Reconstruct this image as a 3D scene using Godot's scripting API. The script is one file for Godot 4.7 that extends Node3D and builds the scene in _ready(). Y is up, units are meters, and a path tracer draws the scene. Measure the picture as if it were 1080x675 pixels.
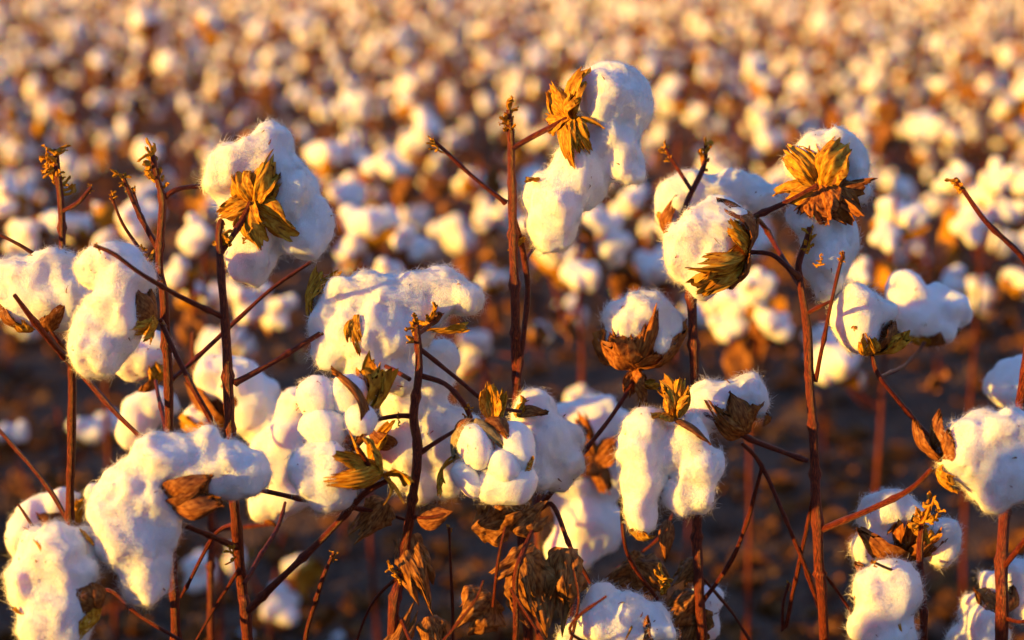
extends Node3D
# A cotton field at sundown: the front row of ripe cotton plants in focus, further rows behind.

const F := 1900.0            # focal length in pixels of the 1080 x 675 photograph
const CAM_H := 1.0
const HORIZON := -60.0       # where the horizon lies above the frame, in photograph pixels
const ROW0 := 1.25           # distance of the front row
const ROW_STEP := 1.0

var pitch: float
var rng := RandomNumberGenerator.new()
var n_coarse := FastNoiseLite.new()
var n_fine := FastNoiseLite.new()
var n_wob := FastNoiseLite.new()
var M := {}
var used := {}


# ---------------------------------------------------------------- helpers: naming, placing
func numbered(called: String) -> String:
	var k: int = used.get(called, 0)
	used[called] = k + 1
	return called if k == 0 else "%s_%03d" % [called, k]


func tag(o: Node, label := "", category := "", group := "", kind := "") -> void:
	if label: o.set_meta("label", label)
	if category: o.set_meta("category", category)
	if group: o.set_meta("group", group)
	if kind: o.set_meta("kind", kind)


func px(x: float, y: float, d: float) -> Vector3:
	# the point d metres deep (along the lens axis) in the direction of a photograph pixel
	var a := (x - 540.0) / F * d
	var b := (337.5 - y) / F * d
	return Vector3(a, CAM_H + b * cos(pitch) - d * sin(pitch), -d * cos(pitch) - b * sin(pitch))


func mesh_node(called: String, mesh: Mesh, parent: Node) -> MeshInstance3D:
	var o := MeshInstance3D.new()
	o.name = called
	o.mesh = mesh
	parent.add_child(o, true)
	return o


# ---------------------------------------------------------------- a mesh being collected
class Acc:
	var v := PackedVector3Array()
	var n := PackedVector3Array()
	var t := PackedVector2Array()
	var i := PackedInt32Array()

	func tri(a: int, b: int, c: int) -> void:
		# front faces run clockwise: turn the triangle so that its geometric side agrees with its normals
		var g := (v[b] - v[a]).cross(v[c] - v[a])
		i.push_back(a)
		if g.dot(n[a] + n[b] + n[c]) > 0.0:
			i.push_back(c); i.push_back(b)
		else:
			i.push_back(b); i.push_back(c)

	func put(p: Vector3, q: Vector3, uv: Vector2) -> int:
		v.push_back(p); n.push_back(q); t.push_back(uv)
		return v.size() - 1

	func arrays() -> Array:
		var a := []
		a.resize(Mesh.ARRAY_MAX)
		a[Mesh.ARRAY_VERTEX] = v
		a[Mesh.ARRAY_NORMAL] = n
		a[Mesh.ARRAY_TEX_UV] = t
		a[Mesh.ARRAY_INDEX] = i
		return a


func commit(acc: Acc, m: Material, onto: ArrayMesh = null) -> ArrayMesh:
	var out := onto if onto else ArrayMesh.new()
	if acc.i.size():
		out.add_surface_from_arrays(Mesh.PRIMITIVE_TRIANGLES, acc.arrays())
		out.surface_set_material(out.get_surface_count() - 1, m)
	return out


func spline(pts: Array, step: float) -> Array:
	# Catmull-Rom through [Vector3, radius] pairs
	var out := []
	for k in pts.size() - 1:
		var a: Vector3 = pts[max(k - 1, 0)][0]
		var b: Vector3 = pts[k][0]
		var c: Vector3 = pts[k + 1][0]
		var d: Vector3 = pts[min(k + 2, pts.size() - 1)][0]
		var ra: float = pts[k][1]
		var rb: float = pts[k + 1][1]
		var m: int = max(1, int(ceil(b.distance_to(c) / step)))
		for j in m:
			var s := float(j) / m
			out.push_back([b.cubic_interpolate(c, a, d, s), lerpf(ra, rb, s)])
	out.push_back([pts[-1][0], pts[-1][1]])
	return out


func tube(acc: Acc, pts: Array, sides := 8, step := 0.008, knots := 0.0, seed_at := 0.0) -> void:
	var line := spline(pts, step)
	var side := Vector3(0.31, 0.2, 0.93)
	var prev_ring := -1
	var along := 0.0
	for k in line.size():
		var p: Vector3 = line[k][0]
		var r: float = line[k][1]
		var dir: Vector3 = ((line[min(k + 1, line.size() - 1)][0] as Vector3) - (line[max(k - 1, 0)][0] as Vector3)).normalized()
		if k > 0: along += p.distance_to(line[k - 1][0])
		if knots > 0.0:
			# joints of the stem: swollen rings, and an uneven bark between them
			var ph := fposmod(along / knots + seed_at, 1.0) - 0.5
			r *= 1.0 + 0.42 * exp(-ph * ph * 500.0) + 0.20 * n_wob.get_noise_2d(along * 900.0, seed_at * 77.0)
			p += Vector3(n_wob.get_noise_2d(along * 220.0, seed_at * 31.0), 0, n_wob.get_noise_2d(along * 220.0, seed_at * 31.0 + 50.0)) * 0.0022
		side = (side - dir * side.dot(dir)).normalized()
		var up := dir.cross(side)
		var ring := acc.v.size()
		for s in sides + 1:
			var w := TAU * s / sides
			var q := side * cos(w) + up * sin(w)
			var rr := r * (1.0 + (0.12 * n_wob.get_noise_3d(q.x * 60.0, along * 700.0, q.z * 60.0 + seed_at * 9.0) if knots > 0.0 else 0.0))
			acc.put(p + q * rr, q, Vector2(float(s) / sides, along * 14.0))
		if prev_ring >= 0:
			for s in sides:
				acc.tri(prev_ring + s, prev_ring + s + 1, ring + s)
				acc.tri(prev_ring + s + 1, ring + s + 1, ring + s)
		prev_ring = ring
	for e in [0, line.size() - 1]:
		var dir2: Vector3 = ((line[0][0] as Vector3) - (line[1][0] as Vector3)).normalized() if e == 0 else ((line[-1][0] as Vector3) - (line[-2][0] as Vector3)).normalized()
		var c := acc.put((line[e][0] as Vector3) + dir2 * float(line[e][1]) * 0.4, dir2, Vector2(0.5, 0))
		var r0 := prev_ring if e else 0
		if e == 0: r0 = c - (line.size()) * (sides + 1)
		else: r0 = prev_ring
		for s in sides:
			acc.tri(c, r0 + s, r0 + s + 1)


# ---------------------------------------------------------------- papery sheets: bracts, bur valves, dead leaves
# kind: "bract" (toothed), "valve" (smooth pointed bur wall), "leaf" (crumpled), "sliver" (narrow shred)
func sheet(acc: Acc, base: Vector3, tip: Vector3, out_dir: Vector3, width: float, kind: String, salt: float, nu := 9, nv := 10, thick := 0.0006) -> void:
	var y := tip - base
	var L := y.length()
	if L < 1e-5: return
	y /= L
	var nn := out_dir - y * out_dir.dot(y)
	nn = nn.normalized() if nn.length() > 1e-5 else y.cross(Vector3(0.3, 0.1, 0.9)).normalized()
	var s := y.cross(nn).normalized()
	var P := []
	var teeth := 4.2 + fposmod(salt * 1.7, 2.0)
	var belly := 0.22 + 0.1 * sin(salt * 5.1)
	var curl := 0.15 * sin(salt * 3.3) + 0.05
	var cup := 0.30 + 0.14 * sin(salt * 2.3)
	for a in nu + 1:
		var u := float(a) / nu
		var row := PackedVector3Array()
		for b in nv + 1:
			var v := 2.0 * b / nv - 1.0
			var lv := 1.0
			var w := 0.0
			if kind == "bract":
				var tri := absf(fposmod(v * teeth + salt, 2.0) - 1.0)
				lv = 1.06 - 0.30 * v * v - (0.24 * tri * tri + 0.12 * absf(sin(v * 19.0 + salt * 5.0))) * (0.62 + 0.38 * sin(salt * 7.0 + v * 4.0)) + 0.10 * n_wob.get_noise_2d(v * 120.0, salt * 30.0)
				w = 0.24 + 0.76 * pow(sin(PI * clampf(0.08 + u * 0.62, 0.0, 1.0)), 0.9) - 0.22 * u * u
			elif kind == "valve":
				lv = 1.0 - 0.12 * v * v - 0.05 * absf(sin(v * 8.0 + salt)) + 0.06 * n_wob.get_noise_2d(v * 90.0, salt * 30.0)
				w = 0.22 * (1.0 - u) + pow(maxf(sin(PI * pow(u, 0.85)), 0.0), 0.75) * (1.0 - 0.12 * u)
			elif kind == "leaf":
				lv = 0.94 - 0.28 * v * v + 0.16 * cos(v * 6.5 + salt) + 0.06 * sin(v * 17.0 + salt * 3.0)
				w = 0.30 + 0.72 * pow(sin(PI * clampf(0.10 + u * 0.72, 0.0, 1.0)), 0.8) + 0.07 * sin(u * 15.0 + salt * 2.0 + v)
			else:
				w = (0.5 + 0.5 * sin(PI * u)) * (1.0 - 0.85 * u)
			var along := u * L * lv
			var across := v * width * 0.5 * w
			var h := L * belly * sin(PI * u) + L * curl * u * u * u - width * cup * v * v * (0.4 + 0.6 * sin(PI * u))
			if kind == "bract":
				h += width * 0.028 * cos(v * 19.0 + salt) * u - width * 0.10 * (1.0 - absf(v)) * sin(PI * u) + width * 0.16 * u * u * sin(v * 5.0 + salt * 4.0) + width * 0.10 * n_wob.get_noise_3d(u * 60.0, v * 60.0, salt * 20.0)
			elif kind == "leaf":
				var q := Vector3(along, across, salt * 0.37) * 1.0
				h = width * (0.42 * n_wob.get_noise_3d(q.x * 900.0, q.y * 900.0, salt * 40.0) + 0.16 * n_wob.get_noise_3d(q.x * 2600.0, q.y * 2600.0, salt * 40.0)) - width * 0.26 * absf(v) * absf(v) + L * 0.12 * sin(PI * u)
				across *= 1.0 - 0.18 * absf(sin(salt * 3.0 + u * 3.0)) + 0.14 * n_wob.get_noise_2d(u * 130.0 + v * 20.0, salt * 50.0)
			elif kind == "valve":
				h += width * 0.07 * n_wob.get_noise_3d(along * 2500.0, across * 2500.0, salt * 40.0) + width * 0.05 * u * sin(salt * 2.0 + v * 3.0)
			row.push_back(base + y * along + s * across + nn * h)
		P.push_back(row)
	# two layers with a rim, so that the sheet has a thickness
	var start := [0, 0]
	for layer in 2:
		start[layer] = acc.v.size()
		for a in nu + 1:
			for b in nv + 1:
				var du: Vector3 = P[min(a + 1, nu)][b] - P[max(a - 1, 0)][b]
				var dv: Vector3 = P[a][min(b + 1, nv)] - P[a][max(b - 1, 0)]
				var q := dv.cross(du)
				q = q.normalized() if q.length() > 1e-12 else nn
				if q.dot(nn) < 0.0 and kind != "leaf": q = -q
				if layer == 1: q = -q
				acc.put(P[a][b] + (q * thick if layer == 1 else Vector3.ZERO), q, Vector2(0.5 + 0.5 * (2.0 * b / nv - 1.0), float(a) / nu))
		for a in nu:
			for b in nv:
				var k: int = start[layer] + a * (nv + 1) + b
				acc.tri(k, k + 1, k + nv + 1)
				acc.tri(k + 1, k + nv + 2, k + nv + 1)
	var rim := []
	for b in nv + 1: rim.push_back(b)
	for a in range(1, nu + 1): rim.push_back(a * (nv + 1) + nv)
	for b in range(nv - 1, -1, -1): rim.push_back(nu * (nv + 1) + b)
	for a in range(nu - 1, -1, -1): rim.push_back(a * (nv + 1))
	for k in rim.size() - 1:
		acc.tri(start[0] + rim[k], start[0] + rim[k + 1], start[1] + rim[k])
		acc.tri(start[0] + rim[k + 1], start[1] + rim[k + 1], start[1] + rim[k])


# ---------------------------------------------------------------- lint: blobs joined with a smooth minimum, meshed as surface nets, with loose fibres
func lint_field(p: Vector3, c: PackedVector3Array, r: PackedFloat32Array, k: float, salt: float) -> float:
	var d := 1e3
	for j in c.size():
		var dj := p.distance_to(c[j]) - r[j]
		var h := maxf(k - absf(d - dj), 0.0) / k
		d = minf(d, dj) - h * h * k * 0.25
	return d


func lint_mesh(c: PackedVector3Array, r: PackedFloat32Array, cell: float, k: float, fibres: float, salt: float, rough := 1.0) -> ArrayMesh:
	var lo := Vector3.ONE * 1e3
	var hi := -lo
	for j in c.size():
		lo = lo.min(c[j] - Vector3.ONE * (r[j] + 0.008))
		hi = hi.max(c[j] + Vector3.ONE * (r[j] + 0.008))
	var nx := int(ceil((hi.x - lo.x) / cell)) + 2
	var ny := int(ceil((hi.y - lo.y) / cell)) + 2
	var nz := int(ceil((hi.z - lo.z) / cell)) + 2
	var f := PackedFloat32Array()
	f.resize(nx * ny * nz)
	f.fill(1.0)
	var B := 4
	var reach := cell * B * 0.87 + 0.006
	var act := []
	for bz in range(0, nz, B):
		for by in range(0, ny, B):
			for bx in range(0, nx, B):
				var mid := lint_field(lo + Vector3(bx + 1.5, by + 1.5, bz + 1.5) * cell, c, r, k, salt)
				if mid > reach: continue
				var deep := mid < -reach
				if not deep: act.push_back(Vector3i(bx, by, bz))
				for z in range(bz, min(bz + B, nz)):
					for y in range(by, min(by + B, ny)):
						for x in range(bx, min(bx + B, nx)):
							if deep:
								f[(z * ny + y) * nx + x] = -1.0
								continue
							var p := lo + Vector3(x, y, z) * cell
							var d := lint_field(p, c, r, k, salt)
							var q := p * Vector3(1000, 620, 1000) + Vector3(salt, salt * 1.7, salt * 2.3) * 100.0
							d += rough * (0.0042 * n_coarse.get_noise_3dv(q) + 0.0011 * n_fine.get_noise_3dv(q))
							f[(z * ny + y) * nx + x] = d
	var acc := Acc.new()
	var at := {}
	var sy := nx
	var sz := nx * ny
	var seen := {}
	var corner := [0, 1, sy, sy + 1, sz, sz + 1, sz + sy, sz + sy + 1]
	for blk: Vector3i in act:
		for z in range(max(blk.z - 1, 0), min(blk.z + B, nz - 1)):
			for y in range(max(blk.y - 1, 0), min(blk.y + B, ny - 1)):
				for x in range(max(blk.x - 1, 0), min(blk.x + B, nx - 1)):
					var o := (z * ny + y) * nx + x
					if at.has(o): continue
					var f0 := f[o]
					if f0 > cell * 2.5 and f0 < 0.9: continue
					var inside := 0
					for q: int in corner:
						if f[o + q] < 0.0: inside += 1
					if inside == 0 or inside == 8: continue
					var sum := Vector3.ZERO
					var cnt := 0
					for a in 8:
						for bit in [1, 2, 4]:
							if a & bit: continue
							var fa := f[o + corner[a]]
							var fb := f[o + corner[a | bit]]
							if (fa < 0.0) == (fb < 0.0): continue
							var s := fa / (fa - fb)
							var pa := Vector3(a & 1, (a >> 1) & 1, (a >> 2) & 1)
							var pb := Vector3((a | bit) & 1, ((a | bit) >> 1) & 1, ((a | bit) >> 2) & 1)
							sum += pa.lerp(pb, s)
							cnt += 1
					at[o] = acc.put(lo + (Vector3(x, y, z) + sum / cnt) * cell, Vector3.ZERO, Vector2.ZERO)
	var quads := PackedInt32Array()
	for o: int in at:
		for ax in 3:
			var st: int = [1, sy, sz][ax]
			var s1: int = [sy, sz, 1][ax]
			var s2: int = [sz, 1, sy][ax]
			if o + st >= f.size(): continue
			var fa := f[o]
			var fb := f[o + st]
			if (fa < 0.0) == (fb < 0.0): continue
			if not (at.has(o - s1) and at.has(o - s2) and at.has(o - s1 - s2)): continue
			var q0: int = at[o - s1 - s2]
			var q1: int = at[o - s2]
			var q2: int = at[o]
			var q3: int = at[o - s1]
			var want := Vector3(1 if ax == 0 else 0, 1 if ax == 1 else 0, 1 if ax == 2 else 0) * (1.0 if fa < 0.0 else -1.0)
			var g := (acc.v[q1] - acc.v[q0]).cross(acc.v[q2] - acc.v[q0]) + (acc.v[q2] - acc.v[q0]).cross(acc.v[q3] - acc.v[q0])
			if g.dot(want) < 0.0: g = -g
			else:
				var tmp := q1; q1 = q3; q3 = tmp     # clockwise from outside
			for q in [q0, q1, q2, q3]: acc.n[q] += g
			quads.append_array(PackedInt32Array([q0, q1, q2, q0, q2, q3]))
	acc.i = quads
	for j in acc.n.size():
		acc.n[j] = acc.n[j].normalized() if acc.n[j].length() > 0.0 else Vector3.UP
	var out := commit(acc, M.lint)
	if fibres > 0.0:
		var fz := Acc.new()
		var count := int(acc.v.size() * fibres)
		var bundle := 0
		var tuft := false
		var at_vertex := 0
		var comb := Vector3.ZERO
		for j in count:
			if bundle <= 0:
				at_vertex = rng.randi() % acc.v.size()
				comb = Vector3(rng.randfn(), rng.randfn(), rng.randfn())
				bundle = 14 if rng.randf() < 0.06 else 1
				tuft = bundle > 1
			bundle -= 1
			var p := acc.v[at_vertex]
			var q := acc.n[at_vertex]
			var tan := comb + Vector3(rng.randfn(), rng.randfn(), rng.randfn()) * (0.35 if tuft else 0.0)
			tan = (tan - q * tan.dot(q)).normalized()
			if tuft: p += (tan.cross(q) * rng.randfn() + tan * rng.randfn()) * 0.0016
			var lift := rng.randf_range(-0.05, 0.7)
			var dir := (tan + q * lift).normalized()
			var len := (0.0026 + 0.0042 * rng.randf() + 0.004 * pow(rng.randf(), 5.0)) * (1.3 if tuft else 0.9) / 3.0
			var wide := dir.cross(Vector3(rng.randfn(), rng.randfn(), rng.randfn())).normalized() * rng.randf_range(0.00004, 0.00009)
			p -= q * 0.0005
			var nq := (q + tan * 0.3).normalized()
			var twist := tan.cross(q) * rng.randfn() * 0.55 - q * rng.randf_range(-0.25, 0.55)
			var z0 := fz.put(p - wide, nq, Vector2.ZERO)
			fz.put(p + wide, nq, Vector2.ZERO)
			for seg in 3:
				p += dir * len
				dir = (dir + twist + Vector3(rng.randfn(), rng.randfn(), rng.randfn()) * 0.22).normalized()
				if seg < 2:
					fz.put(p - wide * 0.85, nq, Vector2.ZERO)
					fz.put(p + wide * 0.85, nq, Vector2.ZERO)
				else:
					fz.put(p, nq, Vector2.ZERO)
			for seg in 2:
				fz.tri(z0 + seg * 2, z0 + seg * 2 + 1, z0 + seg * 2 + 2)
				fz.tri(z0 + seg * 2 + 1, z0 + seg * 2 + 3, z0 + seg * 2 + 2)
			fz.tri(z0 + 4, z0 + 5, z0 + 6)
		commit(fz, M.fibre, out)
	return out


# ---------------------------------------------------------------- materials
func noise_image(size: int, freq: float, stretch: Vector2, octaves: int, salt: int, stops: Array) -> ImageTexture:
	var n := FastNoiseLite.new()
	n.seed = salt
	n.frequency = 1.0
	n.fractal_octaves = octaves
	var im := Image.create(size, size, true, Image.FORMAT_RGB8)
	var r := size / TAU
	for y in size:
		for x in size:
			# wraps round both ways: a torus through the noise
			var a := TAU * x / size
			var b := TAU * y / size
			var q := Vector3(cos(a) * (1.0 + 0.4 * cos(b)), sin(a) * (1.0 + 0.4 * cos(b)), 0.4 * sin(b))
			var s := n.get_noise_3d(q.x * freq * stretch.x, q.y * freq * stretch.x, q.z * freq * stretch.y + 0.13 * n.get_noise_2d(a * 3.0, b)) * 0.5 + 0.5
			s = clampf((s - 0.5) * 1.9 + 0.5, 0.0, 0.9999) * (stops.size() - 1)
			var k := int(s)
			im.set_pixel(x, y, (stops[k] as Color).lerp(stops[k + 1], s - k))
	im.generate_mipmaps()
	return ImageTexture.create_from_image(im)


func vein_image(salt: int, stops: Array) -> ImageTexture:
	# a dried bract or leaf: veins that run from the base to the tip, blotches across them
	var n := FastNoiseLite.new()
	n.seed = salt
	n.frequency = 1.0
	n.fractal_octaves = 4
	var size := 192
	var im := Image.create(size, size, true, Image.FORMAT_RGB8)
	for y in size:
		for x in size:
			var u := float(x) / size
			var v := float(y) / size
			var fan := (u - 0.5) / (0.35 + 0.65 * v)
			var vein := pow(absf(sin(fan * 26.0 + 0.7 * n.get_noise_2d(u * 4.0, v * 4.0))), 0.5)
			var blotch := n.get_noise_2d(u * 6.0 + 9.0, v * 5.0) * 0.5 + 0.5
			var s := clampf(0.42 * vein + 1.25 * (blotch - 0.5) + 0.26 + 0.16 * n.get_noise_2d(u * 40.0, v * 12.0), 0.0, 0.9999) * (stops.size() - 1)
			var k := int(s)
			im.set_pixel(x, y, (stops[k] as Color).lerp(stops[k + 1], s - k))
	im.generate_mipmaps()
	return ImageTexture.create_from_image(im)


func srgb(r: float, g: float, b: float) -> Color:
	return Color(r, g, b).linear_to_srgb()


func mat(called: String, rough: float, tex: Texture2D, col := Color.WHITE) -> StandardMaterial3D:
	var m := StandardMaterial3D.new()
	m.resource_name = called
	m.roughness = rough
	m.albedo_color = col
	if tex: m.albedo_texture = tex
	m.cull_mode = BaseMaterial3D.CULL_DISABLED
	M[called] = m
	return m


func materials() -> void:
	var wool := noise_image(256, 9.0, Vector2(1, 1), 5, 11, [srgb(0.80, 0.775, 0.73), srgb(0.86, 0.845, 0.81), srgb(0.89, 0.875, 0.85)])
	var relief := noise_image(256, 22.0, Vector2(1, 1), 5, 12, [Color(0, 0, 0), Color(1, 1, 1)])
	var m := mat("lint", 1.0, wool)
	m.uv1_triplanar = true
	m.uv1_scale = Vector3.ONE * 24.0
	m.heightmap_enabled = true
	m.heightmap_texture = relief
	m.heightmap_scale = 0.06
	m.rim_enabled = true
	m.rim = 0.35
	m.rim_tint = 0.3
	m.subsurf_scatter_enabled = true
	m.subsurf_scatter_strength = 0.42
	m.metallic_specular = 0.1
	m = mat("fibre", 1.0, null, srgb(0.87, 0.855, 0.82))
	m.metallic_specular = 0.1
	m.backlight_enabled = true
	m.backlight = Color(0.8, 0.78, 0.74)
	m = mat("bark", 0.38, noise_image(256, 4.5, Vector2(1.6, 0.9), 5, 21, [srgb(0.016, 0.004, 0.003), srgb(0.085, 0.010, 0.003), srgb(0.19, 0.026, 0.006), srgb(0.31, 0.075, 0.016)]))
	m.metallic_specular = 0.35
	m.heightmap_enabled = true
	m.heightmap_texture = noise_image(256, 16.0, Vector2(1.5, 0.6), 5, 22, [Color(0, 0, 0), Color(1, 1, 1)])
	m.heightmap_scale = 0.06
	var looks := {
		"papery": [srgb(0.09, 0.024, 0.003), srgb(0.36, 0.135, 0.007), srgb(0.52, 0.24, 0.014), srgb(0.62, 0.37, 0.045)],      # dried bracts
		"woody": [srgb(0.045, 0.014, 0.005), srgb(0.15, 0.044, 0.010), srgb(0.25, 0.085, 0.018), srgb(0.35, 0.15, 0.04)],     # bur walls
		"russet": [srgb(0.05, 0.014, 0.004), srgb(0.18, 0.050, 0.009), srgb(0.29, 0.095, 0.016), srgb(0.40, 0.17, 0.04)],      # brown bracts, and papery ones in shade with that shade in the colour
		"unripe": [srgb(0.16, 0.10, 0.04), srgb(0.28, 0.21, 0.09), srgb(0.38, 0.30, 0.15)],                                    # greenish bur walls of the half-open boll
		"dead_leaf": [srgb(0.05, 0.016, 0.006), srgb(0.16, 0.054, 0.012), srgb(0.27, 0.105, 0.024), srgb(0.40, 0.19, 0.055)],
	}
	var k := 30
	for called: String in looks:
		k += 1
		m = mat(called, 0.55, vein_image(k, looks[called]))
		m.metallic_specular = 0.25
		m.backlight_enabled = true
		m.backlight = Color(0.48, 0.38, 0.22)
	m = mat("soil", 0.95, noise_image(512, 14.0, Vector2(1, 1), 6, 41, [srgb(0.036, 0.016, 0.008), srgb(0.082, 0.040, 0.020), srgb(0.135, 0.072, 0.037), srgb(0.21, 0.125, 0.07)]))
	m.uv1_triplanar = true
	m.uv1_world_triplanar = true
	m.uv1_scale = Vector3.ONE * 0.9
	m.heightmap_enabled = true
	m.heightmap_texture = noise_image(512, 26.0, Vector2(1, 1), 6, 42, [Color(0, 0, 0), Color(1, 1, 1)])
	m.heightmap_scale = 2.0


# ---------------------------------------------------------------- hero plants from tables of photograph pixels
# stem / branch points: [x, y, depth offset in cm, radius in px]; lint blobs: [x, y, z, r] in px (z away from the lens)
# sheets: [base x, y, z, tip x, y, z, width, look, kind]
func line_of(pts: Array, d: float) -> Array:
	var out := []
	for p: Array in pts:
		var dd: float = d + float(p[2]) * 0.01
		out.push_back([px(p[0], p[1], dd), float(p[3]) * 0.81 * dd / F])
	return out


func sheet_matter(given: String, kind: String) -> String:
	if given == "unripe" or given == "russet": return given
	return {"bract": "papery", "sliver": "papery", "valve": "woody", "leaf": "dead_leaf"}[kind]


func hero_boll(plant: Node3D, spec: Dictionary, salt: float) -> void:
	var d: float = spec.d
	var s := d / F
	var boll := Node3D.new()
	boll.name = "boll"
	plant.add_child(boll, true)
	var mid := Vector3.ZERO
	var total := 0.0
	var groups: Array = spec.locks if spec.has("locks") else [spec.lint]
	for g: Array in groups:
		for b: Array in g:
			mid += px(b[0], b[1], d + float(b[2]) * s) * float(b[3])
			total += float(b[3])
	mid /= total
	boll.position = mid - plant.position
	var k := 0
	for g: Array in groups:
		var c := PackedVector3Array()
		var r := PackedFloat32Array()
		for b: Array in g:
			c.push_back(px(b[0], b[1], d + float(b[2]) * s) - mid)
			r.push_back(float(b[3]) * s * 0.97)
		# small locks that stand out of the large ones
		var m := c.size()
		for b in m:
			for extra in (0 if spec.has("locks") else 3):
				var dir := Vector3(rng.randfn(), rng.randfn() - 0.25, rng.randfn()).normalized()
				var small := rng.randf_range(0.22, 0.5)
				c.push_back(c[b] + dir * r[b] * (0.98 - small * 0.6))
				r.push_back(r[b] * small)
		k += 1
		mesh_node("lock" if spec.has("locks") else "lint", lint_mesh(c, r, spec.get("cell", 0.0026), spec.get("k", 0.010), spec.get("fibres", 4.3), salt + k * 0.37, spec.get("rough", 1.0)), boll)
	var crumbs := Acc.new()
	var shape: PackedVector3Array = (boll.get_child(0) as MeshInstance3D).mesh.surface_get_arrays(0)[Mesh.ARRAY_VERTEX]
	var facing: PackedVector3Array = (boll.get_child(0) as MeshInstance3D).mesh.surface_get_arrays(0)[Mesh.ARRAY_NORMAL]
	for n in 16:
		var w := rng.randi() % shape.size()
		var side := Vector3(rng.randfn(), rng.randfn(), rng.randfn())
		side = (side - facing[w] * side.dot(facing[w])).normalized() + facing[w] * 0.25
		sheet(crumbs, shape[w], shape[w] + side * 0.0048 * pow(rng.randf(), 1.6) + side * 0.0008, facing[w], rng.randf_range(0.0006, 0.002), "sliver", n * 1.7, 3, 2, 0.0002)
	var flecks := mesh_node("leaf_crumbs", commit(crumbs, M.woody), boll)
	flecks.set_meta("kind", "stuff")
	var j := 0.0
	for q: Array in spec.get("sheets", []):
		j += 1.0
		var acc := Acc.new()
		var a := px(q[0], q[1], d + float(q[2]) * s) - mid
		var t := px(q[3], q[4], d + float(q[5]) * s) - mid
		var kind: String = q[8] if q.size() > 8 else "bract"
		var away := (a + t) * 0.5
		sheet(acc, a, a + (t - a) * (1.14 if kind == "bract" else 1.0), away, float(q[6]) * s * (1.3 if kind == "bract" else 1.1), kind, salt * 1.3 + j * 2.1, 10, 30 if kind == "bract" else 12, 0.0011 if kind == "valve" else 0.0004)
		mesh_node({"bract": "bract", "valve": "bur_valve", "leaf": "dried_leaf", "sliver": "bract_shred"}[kind], commit(acc, M[sheet_matter(q[7], kind)]), boll)


func dried_bud(plant: Node3D, at: Vector3, up: Vector3, size: float, salt: float) -> void:
	# withered growing tip: stubs, scales and curled shreds round the end of the stem
	var stub := Acc.new()
	var r := RandomNumberGenerator.new()
	r.seed = int(salt * 1000.0)
	for k in 11:
		var dir := (up * r.randf_range(0.2, 1.2) + Vector3(r.randfn(), r.randfn() * 0.5, r.randfn()) * 0.8).normalized()
		var from := at - up * size * r.randf_range(0.0, 2.2)
		var len := size * r.randf_range(0.5, 1.0)
		var hook := Vector3(r.randfn(), r.randfn(), r.randfn()) * len * 0.35
		tube(stub, [[from, size * 0.16], [from + dir * len * 0.6, size * 0.13], [from + dir * len + hook, size * 0.10]], 5, size * 0.25)
		sheet(stub, from + dir * len * 0.8, from + dir * len * 1.25 + hook, Vector3(r.randfn(), r.randfn(), r.randfn()), size * r.randf_range(0.3, 0.6), "bract", salt + k, 4, 5, 0.0003)
	var o := mesh_node("dried_bud", commit(stub, M.papery), plant)
	o.position = Vector3.ZERO


func hero_plant(spec: Dictionary, salt: float) -> Node3D:
	var plant := Node3D.new()
	plant.name = numbered("cotton_plant")
	add_child(plant)
	var line := line_of(spec.stem, spec.d)
	var foot: Vector3 = line[0][0]
	var root := Vector3(foot.x + spec.get("lean", 0.0), 0.0, foot.z)
	plant.position = root
	tag(plant, spec.label, "cotton plant", spec.get("group", "cotton plants of the front row"))
	var r0: float = line[0][1]
	line.push_front([Vector3(lerpf(root.x, foot.x, 0.5), foot.y * 0.5, root.z), r0 * 1.15])
	line.push_front([root - Vector3(0, 0.02, 0), r0 * 1.3])
	for p: Array in line: p[0] = (p[0] as Vector3) - root
	var acc := Acc.new()
	tube(acc, line, 12, 0.005, 0.034, salt)
	mesh_node("stem", commit(acc, M.bark), plant)
	var k := 0
	for b: Array in spec.get("branches", []):
		k += 1
		acc = Acc.new()
		var pts := line_of(b, spec.d)
		for p: Array in pts: p[0] = (p[0] as Vector3) - root
		tube(acc, pts, 9, 0.005, 0.042, salt + k * 0.31)
		mesh_node("branch", commit(acc, M.bark), plant)
	k = 0
	for t: Array in spec.get("buds", []):
		k += 1
		var at := px(t[0], t[1], spec.d + float(t[2]) * 0.01) - root
		dried_bud(plant, at, Vector3(t[4] if t.size() > 4 else 0.0, 1, 0).normalized(), float(t[3]) * 1.45 * spec.d / F, salt + k)
	k = 0
	for b: Dictionary in spec.get("bolls", []):
		k += 1
		hero_boll(plant, b, salt + k * 3.7)
	k = 0
	for q: Array in spec.get("leaves", []):
		k += 1
		acc = Acc.new()
		var d: float = spec.d
		var s := d / F
		var a := px(q[0], q[1], d + float(q[2]) * s) - root
		var t := px(q[3], q[4], d + float(q[5]) * s) - root
		sheet(acc, a, t, px(540, 0, 0.4) - (a + root), float(q[6]) * s, q[8] if q.size() > 8 else "leaf", salt + k * 1.9, 18, 18, 0.0004)
		mesh_node("dried_leaf", commit(acc, M[sheet_matter(q[7], q[8] if q.size() > 8 else "leaf")]), plant)
	return plant

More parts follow.
